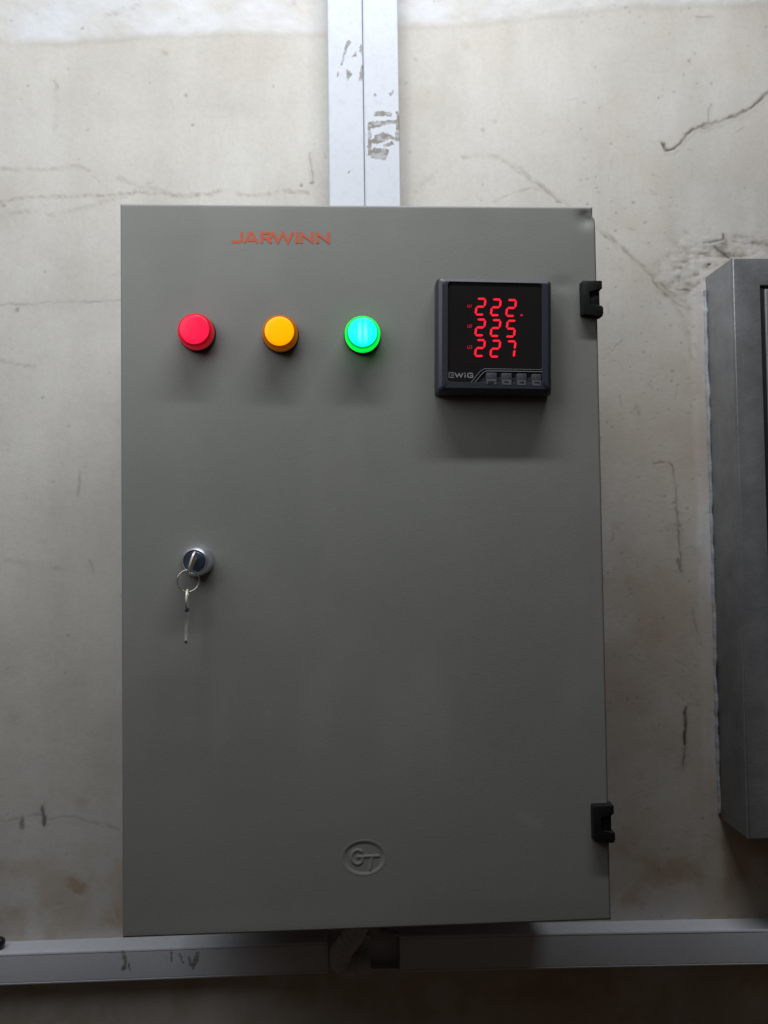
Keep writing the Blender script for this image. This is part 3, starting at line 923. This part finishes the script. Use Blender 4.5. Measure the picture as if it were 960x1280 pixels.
key.rotation_euler = (0, math.radians(17), 0)
hx = LX + (-0.0080) * math.sin(math.radians(17)); hz = LZ - 0.0080 * math.cos(math.radians(17)); hy = yl - 0.0140 - 0.0095

# split ring hanging from the bow, and the spare key on it
RR = 0.0086
rc = Vector((hx - 0.0006, hy - 0.0004, hz - RR + 0.0016))
bm = bmesh.new()
path = []
for i in range(112):
    a = 4 * math.pi * i / 111 + 1.0
    path.append((rc.x + RR * math.cos(a) , rc.y + 0.0011 * math.sin(a) - 0.0007 * (i / 111 - .5), rc.z + RR * math.sin(a)))
tube_verts(path, 0.00045, 8, False, bm)
kr = bm_obj("key_ring", bm, M_RING)
tag(kr, "thin split ring hanging from the key in the lock", "key ring")

kb = rc.z - RR
spare = empty("spare_key", (rc.x - 0.0004, rc.y, kb))
tag(spare, "spare key dangling edge-on from the split ring", "key")
bm = bmesh.new()
bow2 = [(0.0075 * math.cos(2 * math.pi * i / 28), -0.0062 + 0.0082 * math.sin(2 * math.pi * i / 28)) for i in range(28)]
hole2 = [(0.0024 * math.cos(2 * math.pi * i / 28), -0.0005 + 0.0024 * math.sin(2 * math.pi * i / 28)) for i in range(28)]
T = 0.00065
va = [bm.verts.new((-T, y, z)) for y, z in bow2]; vb = [bm.verts.new((T, y, z)) for y, z in bow2]
ha = [bm.verts.new((-T, y, z)) for y, z in hole2]; hb = [bm.verts.new((T, y, z)) for y, z in hole2]
for i in range(28):
    j = (i + 1) % 28
    bm.faces.new((va[i], va[j], vb[j], vb[i])); bm.faces.new((ha[j], ha[i], hb[i], hb[j]))
    bm.faces.new((va[i], ha[i], ha[j], va[j])); bm.faces.new((vb[j], hb[j], hb[i], vb[i]))
bm_obj("bow", bm, M_STEEL, spare, (0, 0, 0), True, 40)
bm = bmesh.new()
blade = [(-0.0040, -0.0135), (0.0040, -0.0135), (0.0040, -0.0175), (0.0030, -0.0190), (0.0030, -0.0215), (0.0022, -0.0228), (0.0030, -0.0242), (0.0018, -0.0262), (0.0028, -0.0282), (0.0020, -0.0305), (0.0028, -0.0330), (0.0012, -0.0360), (0.0, -0.0405), (-0.0024, -0.0380), (-0.0030, -0.0190), (-0.0040, -0.0175)]
a = [bm.verts.new((-0.0010, y, z)) for y, z in blade]; b_ = [bm.verts.new((0.0010, y, z)) for y, z in blade]
bm.faces.new(a); bm.faces.new(b_[::-1])
for i in range(len(blade)):
    j = (i + 1) % len(blade); bm.faces.new((a[i], b_[i], b_[j], a[j]))
bm_obj("blade", bm, M_STEEL, spare, (0, 0, 0), True, 40)
bm = bmesh.new(); add_box(bm, -0.00115, 0.00115, -0.0046, 0.0046, -0.0155, -0.0125, 0.0003)
bm_obj("shoulder", bm, M_PLUG, spare)
spare.rotation_euler = (math.radians(-3), math.radians(1.6), math.radians(4.2))

# ------------------------------------------------------------------ trunking
def residue_field(x, z, polys, seed):
    m = np.zeros(x.shape)
    jx = x + 1.0 * (fbm(x, z, 3.2, seed, 3) - .5) * 2; jz = z + 1.0 * (fbm(x, z, 3.2, seed + 3, 3) - .5) * 2
    for P in polys: m = np.maximum(m, in_poly(jx, jz, P).astype(float))
    return m * np.clip(0.5 + 0.8 * fbm(x, z, 5, seed + 9, 3), 0, 0.95) * (0.62 + 0.38 * sstep(0.33, 0.50, fbm(x * 0.5, z, 2.6, seed + 13, 2)))

def lid_mesh(name, lo, hi, across, depth, lip, step, horizontal, resid, cuts=()):
    """snap-on lid: shallow section swept along its length; lo/hi along, across = (a0, a1)."""
    a0, a1 = across
    w = a1 - a0
    sec = []                                         # (across, y)
    for t in (0.0, 0.0015, 0.0030): sec.append((a0 - lip + t * 0.0, -depth + 0.006 - t * 1.2))
    sec.append((a0 - lip + 0.0004, -depth + 0.0004)); sec.append((a0 - lip + 0.0012, -depth - 0.0002))
    if horizontal: sec += [(a0 + 0.0020, -depth - 0.0002), (a0 + 0.0024, -depth + 0.0006), (a0 + 0.0031, -depth + 0.0006)]
    k = int(w / step)
    for i in range(3 if horizontal else 1, k - 2 if horizontal else k): sec.append((a0 + w * i / k, -depth - 0.00035 * math.sin(math.pi * i / k)))
    if horizontal: sec += [(a1 - 0.0031, -depth + 0.0006), (a1 - 0.0024, -depth + 0.0006), (a1 - 0.0020, -depth - 0.0002)]
    sec.append((a1 + lip - 0.0012, -depth - 0.0002)); sec.append((a1 + lip - 0.0004, -depth + 0.0004))
    for t in (0.0030, 0.0015, 0.0): sec.append((a1 + lip, -depth + 0.006 - t * 1.2))
    L = np.linspace(lo, hi, max(3, int((hi - lo) / step)))
    A = np.array([s[0] for s in sec]); Yv = np.array([s[1] for s in sec])
    if horizontal:
        Xg, Zg = np.meshgrid(L, A); Yg = np.repeat(Yv[:, None], len(L), 1)
    else:
        Xg, Zg = np.meshgrid(A, L); Yg = np.repeat(Yv[None, :], len(L), 0)
    return Xg, Yg, Zg

def trunking(name, label, lo, hi, across, depth, horizontal, polys, seed, slope=0.0, group=None, base_lo=None, base_hi=None, warp=0.0):
    mid = (across[0] + across[1]) / 2
    org = ((lo + hi) / 2, 0.0, mid) if horizontal else (mid, 0.0, lo)
    t = empty(name, org)
    tag(t, label, "cable trunking", group)
    bl, bh = (lo if base_lo is None else base_lo), (hi if base_hi is None else base_hi)
    sh = lambda x: slope * (x - lo)
    bm = bmesh.new()
    th = 0.0014; a0, a1 = across
    a0 += 0.0006; a1 -= 0.0006
    # U channel: two sides and a back
    for (p0, p1, y0, y1) in ((a0, a0 + th, -depth + 0.0035, 0.004), (a1 - th, a1, -depth + 0.0035, 0.004), (a0 + th, a1 - th, -0.0065, 0.004)):
        if horizontal: add_box(bm, bl, bh, y0, y1, p0, p1)
        else: add_box(bm, p0, p1, y0, y1, bl, bh)
    for v in bm.verts:
        if horizontal: v.co.z += sh(v.co.x)
        v.co -= Vector(org)
    bm_obj("channel", bm, M_TRUNK, t, (0, 0, 0), False)
    Xg, Yg, Zg = lid_mesh("lid", lo, hi, across, depth, 0.0004, 0.0010, horizontal, polys)
    res = residue_field(Xg * 1000, Zg * 1000, polys, seed)
    if horizontal:
        Zg = Zg + sh(Xg)
        if warp: Yg = Yg - warp * np.sin((Xg - lo) / (hi - lo) * math.pi * 1.3) ; Zg = Zg + warp * 0.6 * np.sin((Xg - lo) / (hi - lo) * 5.1)
    me = grid_mesh("lid", Xg - org[0], Yg - org[1], Zg - org[2], dict(residue=res))
    finish("lid", me, M_TRUNK, t, (0, 0, 0), True, 40)
    return t

GV = "white trunking runs on the wall"
trunking("cable_trunking", "white vertical cable trunking above the cabinet, left of the pair", 0.18, 0.90, (-0.0300, 0.0073), 0.025, False, RESIDUE_LEFT, 301, group=GV)
trunking("cable_trunking", "white vertical trunking above the cabinet with torn tape residue, right of the pair", 0.18, 0.90, (0.0083, 0.0460), 0.0246, False, RESIDUE_RIGHT, 311, group=GV)
SM = [[(-253, -402), (-250, -400), (-247, -408), (-248, -420), (-253, -422), (-250, -412)], [(-246, -414), (-244, -413), (-243, -421), (-245, -421)],
      [(-203, -404), (-201, -404), (-200, -414), (-202, -415)], [(-195, -406), (-192, -406), (-189, -416), (-191, -417)], [(-186, -410), (-184, -409), (-180, -418), (-183, -420)],
      [(-176, -405), (-173, -405), (-174, -414), (-181, -424), (-182, -418)]]
trunking("cable_trunking", "white horizontal trunking below the cabinet, the run on the left with scuffs", -0.62, -0.041, (-0.4320, -0.4000), 0.025, True, SM, 321, slope=0.0, group=GV, warp=0.0012)
trunking("cable_trunking", "white horizontal trunking below the cabinet, the run on the right with lid stopping short", 0.0340, 0.72, (-0.4345, -0.3975), 0.025, True, [], 331, slope=-0.0185, group=GV, base_lo=-0.012, warp=0.0008)

# flexible conduit elbow and a cable between the two runs, under the cabinet
bm = bmesh.new()
pth = smooth_path([(0.006, -0.050, -0.292), (0.000, -0.050, -0.345), (-0.012, -0.046, -0.380), (-0.026, -0.040, -0.402), (-0.026, -0.034, -0.417), (-0.014, -0.029, -0.4215), (0.001, -0.026, -0.4205)], 14)
rad = [0.0108 + 0.0006 * math.sin(i * 1.9) for i in range(len(pth))]
tube_verts(pth, rad, 20, False, bm)
cd = bm_obj("flexible_conduit", bm, M_CONDUIT)
tag(cd, "pale flexible conduit bending out from under the cabinet between the white trunkings", "conduit")
bm = bmesh.new()
pth = smooth_path([(0.012, -0.034, -0.294), (0.004, -0.030, -0.352), (0.006, -0.022, -0.390), (0.024, -0.017, -0.401), (0.045, -0.015, -0.406), (0.085, -0.014, -0.412)], 12)
tube_verts(pth, 0.0062, 14, False, bm)
cb = bm_obj("power_cable", bm, M_CABLE)
tag(cb, "grey cable dropping from the cabinet into the right-hand trunking end", "cable")

# black cable end lying on the left trunking, cut by the picture edge
bm = bmesh.new()
pth = smooth_path([(-0.520, -0.016, -0.3925), (-0.440, -0.013, -0.3935), (-0.392, -0.014, -0.3930), (-0.375, -0.0150, -0.3945)], 8)
rad = [0.0056] * (len(pth) - 4) + [0.0056, 0.0050, 0.0042, 0.0024]
tube_verts(pth, rad, 14, False, bm)
ce = bm_obj("cable_end", bm, M_BLACK)
tag(ce, "black cable end resting on the left trunking at the picture edge", "cable")

# ------------------------------------------------------------------ silver steel cabinet at the right
SX0, SX1, SZ0, SZ1, SD = 0.3910, 0.8200, -0.2945, 0.3075, 0.0610
sc = empty("steel_cabinet", ((SX0 + SX1) / 2, 0.0, SZ0))
tag(sc, "silver-grey hammered steel cabinet set in the wall at the right edge", "electrical cabinet")
so = sc.location
def SB(bm): 
    for v in bm.verts: v.co -= so
bm = bmesh.new()
fw = 0.0295; d0 = -SD
# body shell: sides, top, bottom, and front frame as one folded sheet
add_box(bm, SX0, SX1, d0 + 0.0035, 0.01, SZ0, SZ1, 0.0008)
SB(bm); bm_obj("body", bm, M_HAMMER, sc)
bm = bmesh.new()
o_ = [(SX0, SZ0), (SX1, SZ0), (SX1, SZ1), (SX0, SZ1)]; i_ = [(SX0 + fw, SZ0 + fw), (SX1 - fw, SZ0 + fw), (SX1 - fw, SZ1 - fw), (SX0 + fw, SZ1 - fw)]
A = [bm.verts.new((x, d0, z)) for x, z in o_]; B = [bm.verts.new((x, d0, z)) for x, z in i_]
C_ = [bm.verts.new((x, d0 + 0.0034, z)) for x, z in o_]; D_ = [bm.verts.new((x, d0 + 0.0034, z)) for x, z in i_]
for i in range(4):
    j = (i + 1) % 4
    bm.faces.new((A[i], A[j], B[j], B[i])); bm.faces.new((C_[j], C_[i], D_[i], D_[j]))
    bm.faces.new((A[j], A[i], C_[i], C_[j])); bm.faces.new((B[i], B[j], D_[j], D_[i]))
ed = [e_ for e_ in bm.edges if abs(e_.verts[0].co.y - d0) < 1e-6 and abs(e_.verts[1].co.y - d0) < 1e-6 and len(e_.link_faces) == 2 and any(abs(f.normal.y) < .5 for f in e_.link_faces)]
bm.normal_update()
ed = [e_ for e_ in bm.edges if all(abs(v.co.y - d0) < 1e-6 for v in e_.verts) and any(abs(f.normal.y) < .5 for f in e_.link_faces)]
bmesh.ops.bevel(bm, geom=ed, offset=0.0016, segments=3, profile=0.5, affect='EDGES')
SB(bm); bm_obj("frame", bm, M_HAMMER, sc)
bm = bmesh.new()
add_box(bm, SX0 + fw + 0.0002, SX1 - fw - 0.0002, d0 + 0.0022, d0 + 0.0033, SZ0 + fw + 0.0002, SZ1 - fw - 0.0002)
SB(bm); bm_obj("door_gap_shade", bm, M_GAP, sc)  # dark sheet behind the door stands in for the shade in its gap
bm = bmesh.new()
add_box(bm, SX0 + fw + 0.0038, SX1 - fw - 0.0038, d0 - 0.0015, d0 + 0.0020, SZ0 + fw + 0.0038, SZ1 - fw - 0.0038, 0.0014, 3)
SB(bm); bm_obj("door", bm, M_HAMMER, sc)

# hand-run bead of pale filler along the wall joint
bm = bmesh.new()
nb_ = 150
path, rad = [], []
for i in range(nb_):
    z = SZ0 + 0.006 + (SZ1 - SZ0 - 0.022) * i / (nb_ - 1)
    q = np.array([z * 1000.0]); o1 = float(fbm(q, q * 0, 26, 401, 3)[0]) - 0.5; o2 = float(fbm(q, q * 0, 9, 403, 3)[0]) - 0.5
    path.append((SX0 - 0.0012 + 0.0030 * o1, -0.0022, z)); rad.append(max(0.0007, 0.0019 + 0.0026 * o2 + 0.0014 * o1))
tube_verts(path, rad, 9, False, bm)
SB(bm); bm_obj("filler_bead", bm, M_BEAD, sc)
